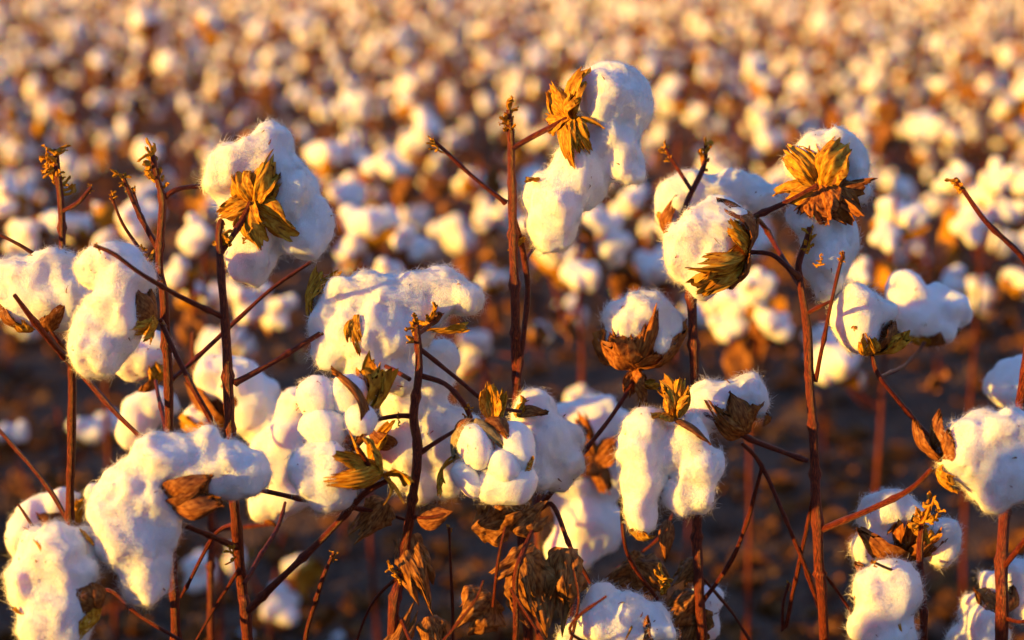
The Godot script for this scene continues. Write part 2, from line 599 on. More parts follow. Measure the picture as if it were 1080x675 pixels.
func heroes() -> Array:
	return [
		{"label": "cotton plant with a knobbly bare stem tip above two drooping bolls beside a diagonal twig", "d": 1.24,
			"stem": [[68, 690, 2, 5.5], [73, 560, 2, 5.5], [76, 450, 1, 5.5], [75, 360, 0, 5.2], [68, 280, 0, 4.8], [64, 220, 0, 4.6], [59, 178, 0, 4.2], [57, 158, 0, 3.6]],
			"branches": [[[73, 610, 2, 2.6], [42, 566, 4, 2.0], [18, 532, 5, 1.6]], [[66, 223, 0, 3.2], [84, 213, -1, 2.8], [97, 197, -1, 2.2]], [[67, 284, 0, 3.2], [45, 273, -1, 2.6], [20, 258, -2, 2.4], [-12, 242, -2, 2.2]],
				[[75, 384, -1, 4.4], [42, 346, -5, 4.0], [15, 311, -7, 3.2]], [[75, 384, -1, 4.4], [110, 424, -3, 3.8], [150, 463, -5, 3.0]], [[70, 548, 2, 3.2], [34, 492, 4, 3.0], [-14, 440, 6, 2.6]],
				[[70, 640, 2, 3.6], [104, 640, -8, 3.0]], [[70, 668, 2, 3.4], [110, 622, -6, 3.0], [150, 650, -7, 2.8], [196, 678, -8, 2.4]], [[75, 560, 2, 3.0], [72, 552, 6, 2.6]], [[74, 370, 0, 3], [62, 358, -2, 2.6], [55, 350, -2, 2.4]]],
			"buds": [[58, 158, 0, 11, 0.1, ""], [60, 182, 0, 8, -0.3, ""], [48, 166, 0, 7, -0.7, ""], [97, 195, -1, 3, 0.3, ""]],
			"bolls": [
				{"d": 1.23, "lint": [[14, 302, 0, 26], [40, 292, 0, 26], [66, 292, 0, 27], [82, 312, 2, 24], [28, 320, 0, 24], [56, 318, 0, 28], [-8, 302, 4, 24], [-26, 310, 4, 22], [72, 330, 2, 14]],
					"sheets": [[55, 350, -14, 74, 306, -24, 26, "", "valve"], [22, 348, -12, 4, 315, -18, 20, "", "valve"], [34, 350, -10, 16, 340, -22, 16, ""], [50, 352, -10, 52, 330, -28, 20, "", "valve"]]},
				{"d": 1.12, "lint": [[44, 574, 0, 20], [76, 574, 0, 22], [60, 590, -2, 28], [30, 600, 0, 20], [34, 624, 0, 24], [66, 640, -2, 26], [50, 662, 0, 26], [74, 668, 0, 20], [86, 600, 4, 16], [80, 624, 2, 16]],
					"sheets": [[108, 640, -2, 70, 616, -20, 28, "", "valve"], [108, 640, -2, 92, 612, -10, 22, "", "valve"], [108, 642, 0, 80, 668, -12, 22, ""], [100, 574, 0, 82, 560, -8, 10, "", "sliver"], [30, 648, -14, 18, 640, -18, 10, ""], [50, 588, -24, 34, 570, -22, 8, "", "sliver"]]},
				{"d": 1.40, "cell": 0.0032, "fibres": 1.0, "lint": [[22, 560, 0, 18], [36, 548, 4, 18], [60, 534, 4, 17], [98, 520, 6, 10], [28, 578, 2, 16]],
					"sheets": [[80, 566, 0, 36, 542, -14, 30, "", "valve"], [80, 566, 0, 62, 578, -12, 24, "", "valve"], [82, 560, 0, 84, 530, -8, 22, ""]]},
			]},
		{"label": "cotton plant with dark stem, hooked side twig and a boll bent double beside it", "d": 1.22,
			"stem": [[187, 690, 2, 6.2], [181, 560, 2, 6.2], [178, 430, 1, 6], [174, 320, 0, 5.8], [168, 280, 0, 5.6], [171, 216, 0, 5.2], [166, 190, 0, 4.0], [161, 164, 0, 3.2]],
			"branches": [[[172, 209, 0, 3.8], [182, 201, 0, 3.6], [200, 197, 1, 3.2], [236, 196, 3, 2.8]], [[164, 262, 0, 3.6], [144, 222, 0, 3.2], [128, 186, 0, 2.6]], [[150, 234, 0, 2.4], [145, 216, 1, 2.2], [140, 198, 1, 1.8]],
				[[148, 262, 0, 2.4], [130, 236, -1, 2.2], [118, 204, -1, 1.8]], [[180, 402, 1, 3.2], [236, 350, 3, 3.0], [286, 304, 4, 2.6], [328, 276, 5, 2.0]], [[176, 345, 0, 3.4], [168, 338, -4, 3.0]],
				[[179, 470, 1, 3.0], [165, 402, 7, 2.6]], [[172, 300, 0, 3], [160, 278, -1, 2.4], [152, 262, -1, 2]]],
			"buds": [[161, 160, 0, 9, 0.1, ""], [156, 178, 0, 9, -0.5, ""], [128, 184, 0, 6, -0.2, ""], [118, 203, -1, 4, -0.1, ""], [140, 197, 1, 3, 0, ""], [150, 262, -2, 8, -0.3, ""]],
			"bolls": [
				{"d": 1.17, "lint": [[106, 280, 0, 21], [126, 279, 0, 23], [140, 290, 2, 20], [126, 308, 0, 26], [122, 334, 0, 25], [102, 348, 0, 26], [96, 368, 0, 24], [108, 383, 0, 17], [118, 354, 0, 22], [142, 328, 4, 16]],
					"sheets": [[166, 336, 0, 138, 304, -16, 32, "", "valve"], [166, 338, 0, 134, 344, -14, 20, ""], [166, 338, -2, 152, 356, -10, 20, ""], [166, 334, 6, 152, 302, 6, 22, "", "valve"]]},
				{"d": 1.34, "cell": 0.0032, "fibres": 1.0, "lint": [[150, 376, 0, 20], [140, 384, 2, 15], [164, 368, 4, 15]], "sheets": [[168, 404, 0, 146, 414, -6, 24, "", "valve"], [168, 404, 0, 162, 384, -14, 18, ""]]},
			]},
		{"label": "cotton plant with red-brown stem topped by a golden bract star and ragged boll", "d": 1.19,
			"stem": [[263, 690, 1, 7.4], [256, 620, 1, 7.2], [248, 540, 0, 7.0], [243, 430, 0, 6.6], [236, 340, 0, 6.0], [232, 280, 0, 5.2], [231, 246, 0, 4.4], [234, 232, 0, 3.6]],
			"branches": [[[233, 268, 0, 4.0], [246, 246, 1, 3.6], [258, 224, 2, 3.4], [263, 213, 2, 3.4]], [[234, 334, 0, 3.8], [190, 313, -2, 3.2], [150, 291, -5, 3.0], [122, 269, -6, 2.8], [100, 259, -6, 2.6]],
				[[246, 404, 0, 4.4], [290, 381, 1, 3.8], [338, 352, 2, 3.4]], [[241, 480, 0, 4.0], [205, 408, -1, 3.4], [170, 338, 1, 3.4]], [[252, 600, 0, 2.4], [226, 640, 3, 2.0], [200, 690, 4, 1.6]], [[249, 512, 0, 3.6], [330, 528, -1, 3.0], [400, 540, 0, 2.6], [432, 549, 1, 2.2]],
				[[247, 577, 0, 4.4], [215, 562, -3, 3.8], [184, 548, -5, 3.4], [180, 532, -6, 3.2]], [[262, 644, 0, 5.0], [310, 598, -2, 4.6], [355, 554, -3, 4.2], [386, 520, -4, 4.2], [412, 506, -4, 3.4]],
				[[248, 552, 0, 3.0], [226, 566, 3, 2.6], [190, 630, 6, 2.2]], [[258, 616, 0, 3.2], [290, 560, 5, 2.8], [300, 530, 7, 2.2]], [[386, 520, -4, 3.6], [388, 492, -5, 3.0], [376, 472, -6, 2.6]]],
			"buds": [[236, 232, 0, 9, 0.2, ""], [262, 246, 0, 4, 0.6, ""], [246, 576, -1, 5, 0, ""], [100, 258, -6, 3, -0.6, ""]],
			"bolls": [
				{"d": 1.22, "lint": [[248, 170, 8, 23], [240, 190, 12, 18], [280, 160, 12, 24], [289, 146, 14, 13], [288, 178, 20, 28], [310, 198, 22, 24], [300, 218, 20, 28], [272, 228, 22, 28], [266, 260, 14, 24], [266, 276, 14, 21], [322, 250, 16, 21], [332, 236, 18, 14], [250, 218, 16, 20], [322, 216, 20, 18]],
					"sheets": [[262, 214, -10, 280, 164, -10, 42, ""], [262, 214, -10, 250, 178, -8, 28, ""], [262, 214, -10, 296, 186, -2, 26, ""], [262, 214, -10, 306, 244, -8, 34, ""], [262, 214, -10, 280, 256, -12, 28, ""], [262, 214, -12, 236, 226, -4, 22, ""], [262, 214, -12, 252, 238, -14, 16, ""]]},
				{"d": 1.13, "lint": [[156, 488, 0, 20], [140, 514, -2, 26], [134, 544, -2, 30], [126, 572, -2, 28], [146, 576, 0, 26], [150, 608, 0, 22], [154, 622, -2, 14], [164, 598, 0, 16], [164, 536, 0, 22], [178, 486, 4, 24], [206, 484, 8, 24], [236, 490, 10, 25], [256, 496, 12, 20], [268, 500, 12, 14], [196, 500, 10, 18], [222, 510, 16, 18], [160, 470, 2, 10], [214, 466, 8, 12], [118, 530, 2, 18], [170, 556, 4, 16]],
					"sheets": [[178, 532, -4, 224, 493, -16, 44, "", "valve"], [178, 534, -4, 238, 524, -18, 38, "", "valve"], [178, 532, -4, 178, 496, -14, 16, "", "valve"], [178, 534, -4, 216, 512, -30, 26, "", "valve"], [206, 486, 14, 240, 505, 4, 26, "", "valve"]]},
			]},
		{"label": "cotton plant with leaning red stem between a four-lobed boll and a half-open greenish boll", "d": 1.18,
			"stem": [[414, 690, 1, 7.0], [424, 600, 1, 6.8], [436, 520, 0, 6.4], [440, 470, 0, 6.2], [436, 440, 0, 5.6], [443, 395, 0, 5.0], [441, 360, 0, 4.4], [438, 336, 0, 4.0]],
			"branches": [[[424, 606, 0, 2.4], [392, 640, 3, 1.9], [372, 690, 4, 1.6]], [[438, 440, 0, 3.6], [420, 439, 0, 3.4], [396, 443, 1, 3.2], [376, 448, 3, 2.6]], [[443, 396, 0, 3.6], [470, 405, 0, 3.4], [489, 424, 0, 3.4], [497, 441, 0, 3.2]], [[444, 369, 0, 3.2], [480, 397, 1, 3.0], [517, 426, 2, 2.8], [548, 434, 4, 2.4]],
				[[442, 478, 0, 3.4], [460, 466, 0, 3.0], [480, 454, 1, 2.6]], [[438, 545, 0, 3.4], [456, 546, -1, 3.0], [476, 541, -1, 2.6]], [[412, 700, 4, 3.4], [326, 690, 6, 3.2], [338, 620, 5, 2.8], [352, 583, 5, 2.4]],
				[[480, 700, 5, 2.4], [476, 610, 5, 2.2], [474, 556, 5, 1.8]], [[416, 680, 3, 3.2], [532, 700, -1, 4.2], [543, 610, -2, 4.0], [548, 590, -2, 3.6], [560, 560, 0, 3.0]], [[520, 640, -1, 2.2], [524, 590, -2, 2.2], [531, 556, -2, 1.8]], [[420, 650, 1, 2.6], [450, 690, -4, 2.4], [496, 640, -6, 2.0], [508, 612, -6, 1.6]], [[540, 620, -2, 2.6], [590, 690, -3, 2.4], [612, 640, -2, 2.0], [606, 600, -1, 1.6]],
				[[432, 400, 0, 3.0], [380, 372, 5, 2.6], [338, 352, 3, 2.4]], [[441, 352, 0, 3], [452, 344, 2, 2.8], [460, 338, 3, 2.4]]],
			"buds": [[438, 338, 0, 9, 0.1, ""], [420, 440, 0, 3, 0, ""], [352, 582, 5, 4, 0.1, ""], [474, 555, 5, 3, 0, ""], [496, 428, 0, 5, 0.5, ""], [412, 600, 0, 6, -0.8, ""]],
			"leaves": [[440, 548, -8, 480, 540, -12, 26, "", "valve"], [428, 566, 10, 452, 640, 6, 44, ""], [408, 530, 16, 372, 568, 8, 42, ""], [520, 628, -6, 484, 662, -12, 58, ""], [552, 584, -6, 574, 664, -12, 64, ""], [596, 578, 4, 588, 662, -4, 52, ""],
				[566, 578, -10, 520, 606, -16, 30, ""], [548, 588, -14, 560, 640, -22, 24, ""], [452, 650, 14, 462, 690, 8, 34, ""], [500, 560, 30, 548, 536, 20, 52, ""], [540, 560, 30, 570, 530, 22, 44, ""], [408, 700, 2, 436, 640, 14, 30, ""]],
			"bolls": [
				{"d": 1.22, "lint": [[345, 338, 0, 19], [358, 314, 2, 20], [388, 312, 0, 26], [420, 315, 4, 26], [440, 302, 8, 18], [468, 301, 10, 21], [486, 316, 12, 17], [380, 345, -4, 26], [350, 368, 0, 22], [385, 373, -2, 26], [412, 362, 0, 24], [394, 392, 4, 22], [418, 398, 6, 20], [440, 326, 10, 20], [430, 346, 6, 22], [402, 340, -6, 24], [366, 350, -6, 20], [458, 318, 14, 18]],
					"sheets": [[332, 340, -4, 340, 290, 0, 18, ""], [332, 340, -6, 354, 294, -8, 12, ""], [330, 346, 0, 326, 302, 4, 18, ""], [374, 332, -30, 376, 368, -34, 14, ""], [372, 336, -30, 366, 356, -36, 10, ""], [440, 346, -4, 468, 330, -18, 26, "", "valve"], [442, 348, -2, 488, 340, -8, 24, ""], [444, 344, 0, 452, 322, -20, 18, ""]]},
				{"d": 1.27, "lint": [[424, 428, 0, 24], [450, 446, 0, 28], [434, 474, 0, 30], [466, 478, 4, 26], [404, 468, 0, 22], [462, 374, 4, 18], [456, 408, 2, 20], [482, 454, 4, 20], [440, 505, 2, 20], [470, 508, 6, 18]],
					"sheets": [[418, 470, -30, 386, 452, -26, 20, "", "valve"], [390, 486, -26, 414, 452, -30, 18, ""]]},
				{"d": 1.16, "fibres": 1.3, "rough": 0.55, "locks": [[[331, 416, 0, 20], [338, 424, 4, 18]], [[368, 413, 0, 18], [366, 422, 4, 16]], [[334, 450, -4, 20], [348, 452, -2, 20]], [[380, 440, -8, 15], [378, 446, -4, 14]]],
					"sheets": [[376, 470, -2, 346, 384, -14, 14, "", "valve"], [378, 446, 12, 396, 384, 8, 40, ""], [380, 448, 12, 414, 400, 10, 30, ""], [372, 476, 0, 318, 472, 0, 26, "", "valve"], [372, 478, -2, 340, 480, -18, 24, "", "valve"], [374, 474, 0, 384, 456, -20, 14, "", "valve"], [386, 500, -4, 366, 452, -22, 8, "", "sliver"], [374, 476, 6, 322, 440, 12, 26, "", "valve"]]},
				{"d": 1.15, "lint": [[324, 494, 0, 20], [338, 514, 0, 22], [354, 496, 2, 22], [344, 482, 2, 18], [356, 518, 2, 14]],
					"sheets": [[404, 498, -4, 348, 506, -20, 20, ""], [404, 497, -6, 356, 486, -24, 24, ""], [404, 500, -4, 420, 534, -10, 14, "", "sliver"], [404, 500, -4, 430, 512, -10, 22, ""], [404, 498, -4, 386, 468, -8, 18, ""], [402, 500, -4, 372, 512, -22, 18, ""], [404, 500, -4, 408, 532, -12, 10, "", "sliver"]]},
				{"d": 1.17, "fibres": 1.3, "rough": 0.5, "k": 0.012, "locks": [[[500, 462, 0, 17], [503, 478, -2, 18]], [[542, 462, 6, 19], [546, 482, 4, 19]], [[488, 496, 2, 12], [497, 514, 0, 12]], [[534, 494, -8, 15], [528, 488, -4, 13]], [[518, 512, 2, 18], [540, 514, 2, 20], [550, 502, 6, 16]]],
					"sheets": [[498, 442, 4, 476, 488, 0, 22, "unripe", "valve"], [502, 441, 0, 534, 470, -14, 18, "unripe", "valve"], [504, 442, 8, 474, 460, 10, 22, "", "valve"], [514, 440, 4, 540, 462, -14, 22, "", "valve"], [520, 440, 4, 516, 408, 0, 20, ""], [526, 440, 6, 532, 414, 2, 12, ""], [484, 482, 4, 472, 520, -2, 12, ""], [482, 478, 4, 468, 500, 0, 8, "", "sliver"], [560, 500, -4, 558, 484, -10, 12, ""]]},
				{"d": 1.25, "lint": [[560, 440, 0, 20], [580, 462, 0, 28], [570, 490, 0, 26], [588, 490, 4, 22], [566, 428, 2, 14], [596, 466, 6, 16]],
					"sheets": [[544, 434, -20, 580, 438, -28, 16, "", "valve"], [542, 436, -16, 556, 424, -24, 18, ""]]},
			]},
		{"label": "cotton plant with tall dark twin stem and the highest white boll hanging beside it", "d": 1.24,
			"stem": [[556, 690, 3, 7.0], [550, 540, 2, 6.8], [546, 415, 1, 6.4], [545, 330, 0, 6.2], [541, 240, 0, 6.0], [540, 160, 0, 4.6], [537, 116, 0, 3.6]],
			"branches": [[[534, 214, 0, 3.2], [496, 183, -1, 2.8], [455, 147, -2, 2.4]], [[541, 157, 0, 3.8], [562, 145, 0, 3.4], [586, 132, -1, 3.2], [600, 124, -1, 3.0]], [[547, 405, 0, 4.0], [555, 330, 1, 3.8], [553, 276, 1, 4.2], [543, 232, 0, 3.6]], [[553, 276, 1, 3.0], [559, 268, 2, 2.6], [567, 257, 3, 2.0]], [[550, 560, 2, 3.8], [566, 538, 2, 3.6], [600, 496, 2, 3.2], [640, 444, 2, 3.0], [666, 404, 3, 2.8], [668, 390, 3, 2.8]], [[560, 548, 2, 3.2], [582, 532, 0, 3.2], [604, 578, -2, 2.8], [624, 616, -2, 2.4]]],
			"buds": [[537, 112, 0, 10, 0, ""], [534, 128, 0, 7, -0.6, ""], [455, 147, -2, 5, -0.7, ""], [549, 252, 0, 5, 0.4, ""]],
			"bolls": [
				{"d": 1.24, "lint": [[625, 86, 8, 19], [650, 94, 8, 27], [664, 108, 10, 24], [640, 114, 4, 27], [672, 124, 10, 14], [650, 164, 6, 19], [662, 178, 6, 18], [640, 150, 4, 19], [612, 166, 6, 24], [602, 190, 4, 27], [590, 214, 2, 28], [580, 234, 2, 24], [588, 246, 2, 21], [570, 202, 2, 15], [616, 196, 6, 20], [660, 134, 12, 14]],
					"sheets": [[600, 124, -16, 622, 82, -12, 28, ""], [600, 124, -16, 584, 96, -4, 26, ""], [600, 124, -16, 580, 126, -2, 20, ""], [600, 124, -16, 606, 170, -22, 20, ""], [600, 124, -16, 618, 156, -22, 22, ""], [600, 124, -16, 638, 132, -24, 10, "", "sliver"], [600, 124, -16, 592, 162, -12, 10, "", "sliver"], [600, 124, -18, 604, 100, -30, 18, ""], [600, 124, -16, 582, 140, -8, 14, ""], [568, 192, -12, 556, 188, -16, 12, ""]]},
				{"d": 1.27, "lint": [[664, 336, 0, 23], [684, 331, 4, 22], [699, 346, 6, 18], [660, 352, -2, 17], [690, 356, 2, 15]],
					"sheets": [[668, 390, 0, 630, 360, -2, 44, "russet"], [668, 390, -2, 686, 330, -22, 40, "russet"], [668, 390, -2, 710, 366, -6, 32, "russet", "valve"], [668, 390, 0, 714, 344, 0, 24, "russet"], [668, 390, -2, 652, 352, -22, 30, "russet"], [668, 392, -2, 682, 424, -10, 28, "russet"], [668, 392, -2, 664, 416, -8, 16, "russet"], [668, 392, 2, 694, 404, 0, 18, ""]]},  # russet here takes in the shade this boll hangs in
			]},
		{"label": "cotton plant with straight dark stem, a cupped boll and long hanging locks", "d": 1.27,
			"stem": [[739, 690, 0, 6.6], [736, 560, 0, 6.6], [733, 440, 0, 6.4], [731, 330, 0, 6.2], [724, 262, 1, 5.0], [722, 220, 3, 4.2], [742, 176, 4, 3.2], [744, 152, 4, 3.0]],
			"branches": [[[737, 604, 0, 2.4], [772, 646, 2, 2.0], [800, 690, 3, 1.6]], [[733, 480, 0, 2.4], [700, 560, 6, 2.0], [650, 600, 8, 1.6]], [[723, 240, 2, 3.4], [716, 232, 3, 3], [708, 252, 3, 3]], [[728, 200, 3, 3.0], [716, 180, 4, 2.6], [701, 156, 4, 2.2]], [[722, 428, -4, 3.4], [746, 437, -6, 3.4], [792, 463, -5, 3.6], [852, 486, -3, 3.4]],
				[[733, 452, 0, 3.6], [720, 442, -4, 3.0], [712, 438, -6, 2.6]], [[737, 640, 0, 3.4], [778, 578, -2, 3.0], [803, 492, -4, 2.6]], [[782, 468, -5, 2.6], [803, 490, -4, 3.0], [832, 556, -4, 3.0], [864, 640, -3, 3.2]], [[656, 530, -4, 2.4], [657, 566, -5, 2.6], [668, 596, -4, 2.8], [700, 640, -2, 3]]],
			"buds": [[744, 152, 4, 9, 0.1, ""], [701, 156, 4, 5, -0.4, ""], [700, 603, -4, 8, 0.1, ""]],
			"leaves": [[690, 596, 4, 640, 622, -4, 52, ""], [668, 592, 2, 704, 622, -6, 44, ""], [704, 548, -6, 702, 594, -10, 16, "", "valve"], [738, 630, 6, 700, 660, -4, 46, ""], [738, 640, 10, 722, 690, 0, 44, ""], [735, 590, 10, 712, 616, 4, 26, ""]],
			"bolls": [
				{"d": 1.21, "lint": [[728, 254, 0, 24], [718, 270, 0, 18], [746, 240, 0, 24], [766, 226, 4, 18], [754, 268, 2, 22], [740, 288, 0, 18], [736, 303, -2, 10], [772, 244, 8, 16]],
					"sheets": [[790, 267, 4, 758, 208, -6, 46, "", "valve"], [790, 267, 4, 768, 306, -8, 44, "", "valve"], [790, 267, 0, 732, 292, -22, 34, ""], [790, 268, 0, 730, 274, -28, 22, ""], [790, 267, 0, 764, 240, -26, 24, ""], [790, 267, 8, 794, 224, 6, 30, "", "valve"], [788, 270, 0, 742, 306, -16, 22, ""]]},
				{"d": 1.33, "lint": [[714, 208, 0, 22], [736, 200, 6, 22], [704, 222, 0, 13], [786, 206, 10, 24], [806, 212, 10, 16], [764, 204, 8, 20]],
					"sheets": [[708, 254, -4, 717, 206, -20, 20, "", "valve"], [708, 254, -2, 698, 228, -8, 18, ""]]},
				{"d": 1.19, "lint": [[680, 452, 0, 23], [674, 476, -2, 25], [678, 505, -2, 24], [675, 534, -2, 20], [680, 552, -4, 14], [724, 464, 2, 24], [736, 494, 2, 27], [732, 520, 4, 22], [714, 524, 4, 16], [706, 478, 6, 22]], "k": 0.006,
					"sheets": [[712, 440, -8, 702, 402, -4, 22, ""], [712, 440, -10, 718, 404, -8, 24, ""], [712, 440, -8, 694, 416, -10, 18, ""], [712, 440, -10, 728, 420, -12, 18, ""], [712, 440, -12, 746, 474, -26, 16, "", "valve"], [710, 438, -8, 690, 440, -22, 16, ""], [690, 566, -6, 668, 560, -14, 14, ""]]},
				{"d": 1.22, "lint": [[745, 424, 0, 21], [766, 415, 4, 17], [786, 412, 6, 17], [800, 426, 6, 14], [738, 440, 0, 14]],
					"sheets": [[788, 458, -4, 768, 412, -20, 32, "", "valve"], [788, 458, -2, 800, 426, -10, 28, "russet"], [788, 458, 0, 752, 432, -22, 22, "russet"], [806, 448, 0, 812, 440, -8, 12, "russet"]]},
			]},
		{"label": "cotton plant with forked stem, curled withered tip and large fanned brown bracts", "d": 1.22,
			"stem": [[870, 690, 1, 6.8], [864, 590, 0, 6.8], [859, 500, 0, 6.4], [856, 420, 0, 6.2], [852, 345, 0, 5.6], [845, 300, 0, 5.0], [843, 280, 0, 4.2], [850, 258, 0, 3.4], [855, 240, 0, 2.8]],
			"branches": [[[864, 600, 0, 2.4], [898, 645, 2, 2.0], [930, 690, 3, 1.6]], [[843, 292, 0, 4.0], [830, 282, -1, 3.4], [812, 268, -1, 3.2], [790, 266, -1, 3.0]], [[860, 402, 0, 3.0], [874, 342, -2, 2.8], [891, 266, -3, 2.2]], [[864, 560, 0, 4.6], [912, 540, -2, 4.2], [958, 518, -4, 3.6], [984, 494, -5, 3.2]], [[795, 228, 2, 3.6], [830, 212, 1, 3.4], [862, 196, 0, 3.2]], [[848, 312, 0, 3.4], [810, 245, 6, 3.2], [795, 228, 2, 3.4]],
				[[857, 520, 0, 3.0], [830, 660, 3, 2.8], [826, 640, 3, 2.6], [832, 614, 3, 2.2]], [[852, 330, 0, 2.8], [868, 322, -1, 2.4], [877, 318, -1, 2]]],
			"buds": [[855, 242, 0, 8, 0.1, ""], [866, 272, -1, 4, 0.5, ""], [890, 268, -3, 4, 0.2, ""], [832, 614, 3, 3, 0, ""]],
			"bolls": [
				{"d": 1.24, "lint": [[864, 160, 10, 21], [880, 156, 14, 24], [896, 174, 16, 22], [902, 194, 14, 16], [850, 172, 10, 15], [870, 188, 16, 20], [862, 234, 6, 20], [870, 254, 6, 24], [880, 268, 6, 23], [868, 282, 6, 20], [874, 302, 4, 13], [854, 226, 6, 16], [890, 250, 8, 16]],
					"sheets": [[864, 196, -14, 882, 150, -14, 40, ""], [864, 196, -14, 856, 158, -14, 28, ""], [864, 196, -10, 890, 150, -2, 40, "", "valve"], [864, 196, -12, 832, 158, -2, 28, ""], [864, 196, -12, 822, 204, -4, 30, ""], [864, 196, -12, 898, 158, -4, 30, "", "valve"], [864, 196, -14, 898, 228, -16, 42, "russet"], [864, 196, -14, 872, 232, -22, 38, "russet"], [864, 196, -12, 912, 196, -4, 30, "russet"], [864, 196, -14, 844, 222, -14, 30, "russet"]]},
			]},
		{"label": "cotton plant with bare hook-tipped twig above a big white boll in split tan bur walls", "d": 1.18,
			"stem": [[1054, 690, 0, 8.0], [1057, 600, 0, 8.0], [1060, 540, 1, 7.6], [1070, 470, 3, 6.8], [1078, 400, 2, 6.0], [1086, 340, 1, 5.2], [1096, 288, 0, 4.4]],
			"branches": [[[1096, 290, 0, 4.0], [1070, 262, -1, 3.8], [1040, 234, -2, 3.4], [1018, 204, -2, 3.0], [1007, 188, -2, 2.6]], [[1058, 600, 0, 4.0], [1080, 572, -2, 3.8], [1110, 540, -3, 3.4]], [[1068, 490, 3, 4.2], [1020, 486, 7, 3.8], [984, 464, 8, 3.4], [956, 434, 7, 3.2], [928, 398, 6, 3.4], [920, 374, 6, 3.0]], [[928, 398, 6, 2.6], [955, 385, 16, 2.4], [974, 362, 22, 2.2]], [[1060, 545, 1, 4.4], [1020, 505, 2, 3.8], [992, 486, 0, 3.6]], [[1057, 640, 0, 3.2], [1062, 645, 5, 3.0]], [[1056, 650, 0, 3.0], [1080, 655, -2, 2.4], [1100, 640, -2, 2.2]]],
			"buds": [[1008, 186, -2, 6, -0.3, ""]],
			"bolls": [
				{"d": 1.15, "lint": [[1020, 464, 0, 24], [1046, 456, 0, 23], [1072, 460, 0, 26], [1032, 492, 0, 28], [1062, 500, 0, 32], [1090, 490, 0, 32], [1050, 518, 0, 18], [1010, 478, 2, 18]],
					"sheets": [[992, 486, -2, 972, 438, -2, 30, "", "valve"], [992, 486, -4, 1004, 452, -16, 28, "", "valve"], [992, 486, 2, 990, 430, 4, 30, "", "valve"], [992, 488, -2, 1004, 516, -10, 18, ""], [992, 488, 0, 970, 460, -4, 22, "", "valve"]]},
				{"d": 1.24, "lint": [[905, 320, 0, 21], [911, 340, 0, 23], [906, 358, -2, 13], [924, 326, 2, 16], [893, 336, 2, 15]],
					"sheets": [[920, 374, 0, 948, 332, 2, 34, "", "valve"], [920, 374, 0, 882, 352, 4, 24, "", "valve"], [920, 374, 4, 952, 352, 0, 26, ""], [920, 374, -4, 912, 352, -22, 20, ""], [902, 350, -22, 901, 344, -24, 7, ""]]},
				{"d": 1.42, "cell": 0.0032, "fibres": 1.0, "lint": [[955, 302, 0, 16], [960, 325, 0, 24], [976, 342, 0, 20], [985, 320, 2, 18], [1004, 326, 6, 18], [996, 345, 4, 14], [950, 295, 0, 9]], "sheets": [[976, 366, 0, 1010, 342, 0, 30, "", "valve"], [976, 366, 0, 958, 354, -12, 24, ""]]},
				{"d": 1.42, "cell": 0.0032, "fibres": 1.0, "lint": [[1060, 402, 0, 20], [1074, 410, 2, 24], [1076, 390, 2, 16]], "sheets": [[1086, 440, 0, 1066, 424, -10, 24, "", "valve"]]},
				{"d": 1.30, "lint": [[1030, 650, 0, 20], [1042, 672, 0, 22], [1046, 616, 2, 12], [1076, 606, 4, 16], [1020, 672, 0, 16], [1090, 640, 4, 20]],
					"sheets": [[1062, 646, -4, 1022, 622, -14, 34, "", "valve"], [1062, 646, -4, 1040, 668, -18, 28, ""], [1062, 646, -2, 1072, 618, -14, 30, "", "valve"]]},
			]},
		{"label": "short cotton plant with bright yellow withered bud over two low white bolls", "d": 1.19,
			"stem": [[975, 690, 0, 5.4], [974, 640, 0, 5.4], [970, 590, 0, 5.0], [971, 560, 0, 4.2], [974, 545, 0, 3.4]],
			"branches": [[[968, 604, 0, 2.4], [944, 602, -3, 2.2], [921, 592, -4, 2.0]], [[972, 620, 0, 3.2], [962, 600, 3, 2.8], [955, 592, 4, 2.4]], [[974, 664, 0, 3], [950, 676, -1, 2.6]]],
			"buds": [[976, 526, 0, 11, 0.1, ""], [970, 548, 0, 11, -0.4, ""], [992, 538, -1, 6, 0.7, ""], [921, 592, -4, 2.5, -0.5, ""]],
			"bolls": [
				{"d": 1.25, "lint": [[926, 545, 0, 18], [945, 536, 0, 18], [962, 548, 2, 18], [990, 560, 6, 16], [914, 580, 2, 16], [994, 580, 6, 13], [940, 570, 6, 20], [1000, 566, 6, 10]],
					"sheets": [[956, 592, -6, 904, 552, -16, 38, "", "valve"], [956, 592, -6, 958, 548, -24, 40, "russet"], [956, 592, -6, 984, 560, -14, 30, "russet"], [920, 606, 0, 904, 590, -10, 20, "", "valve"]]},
				{"d": 1.17, "lint": [[945, 608, 0, 20], [926, 620, 0, 25], [930, 645, 0, 27], [946, 632, 0, 23], [920, 662, 0, 22], [940, 672, 2, 20]],
					"sheets": [[944, 684, -8, 946, 660, -18, 16, ""]]},
			]},
		{"label": "low cotton plant with a bluish-white boll under curled brown leaves and a crossing thin twig", "d": 1.17,
			"stem": [[680, 720, 1, 5.0], [690, 690, 2, 4.6], [700, 662, 3, 3.6]],
			"branches": [[[684, 700, 1, 2.6], [600, 668, -4, 2.4], [640, 629, -5, 1.8]], [[690, 690, 2, 2.8], [672, 690, 1, 2.4]]],
			"bolls": [
				{"d": 1.2, "lint": [[634, 636, 0, 18], [660, 645, 0, 23], [630, 660, 0, 24], [690, 660, 2, 20], [656, 672, 0, 26], [606, 672, 2, 15]], "sheets": [[672, 700, -6, 690, 650, -22, 24, "", "valve"], [640, 690, -14, 668, 664, -28, 16, "", "sliver"]]},
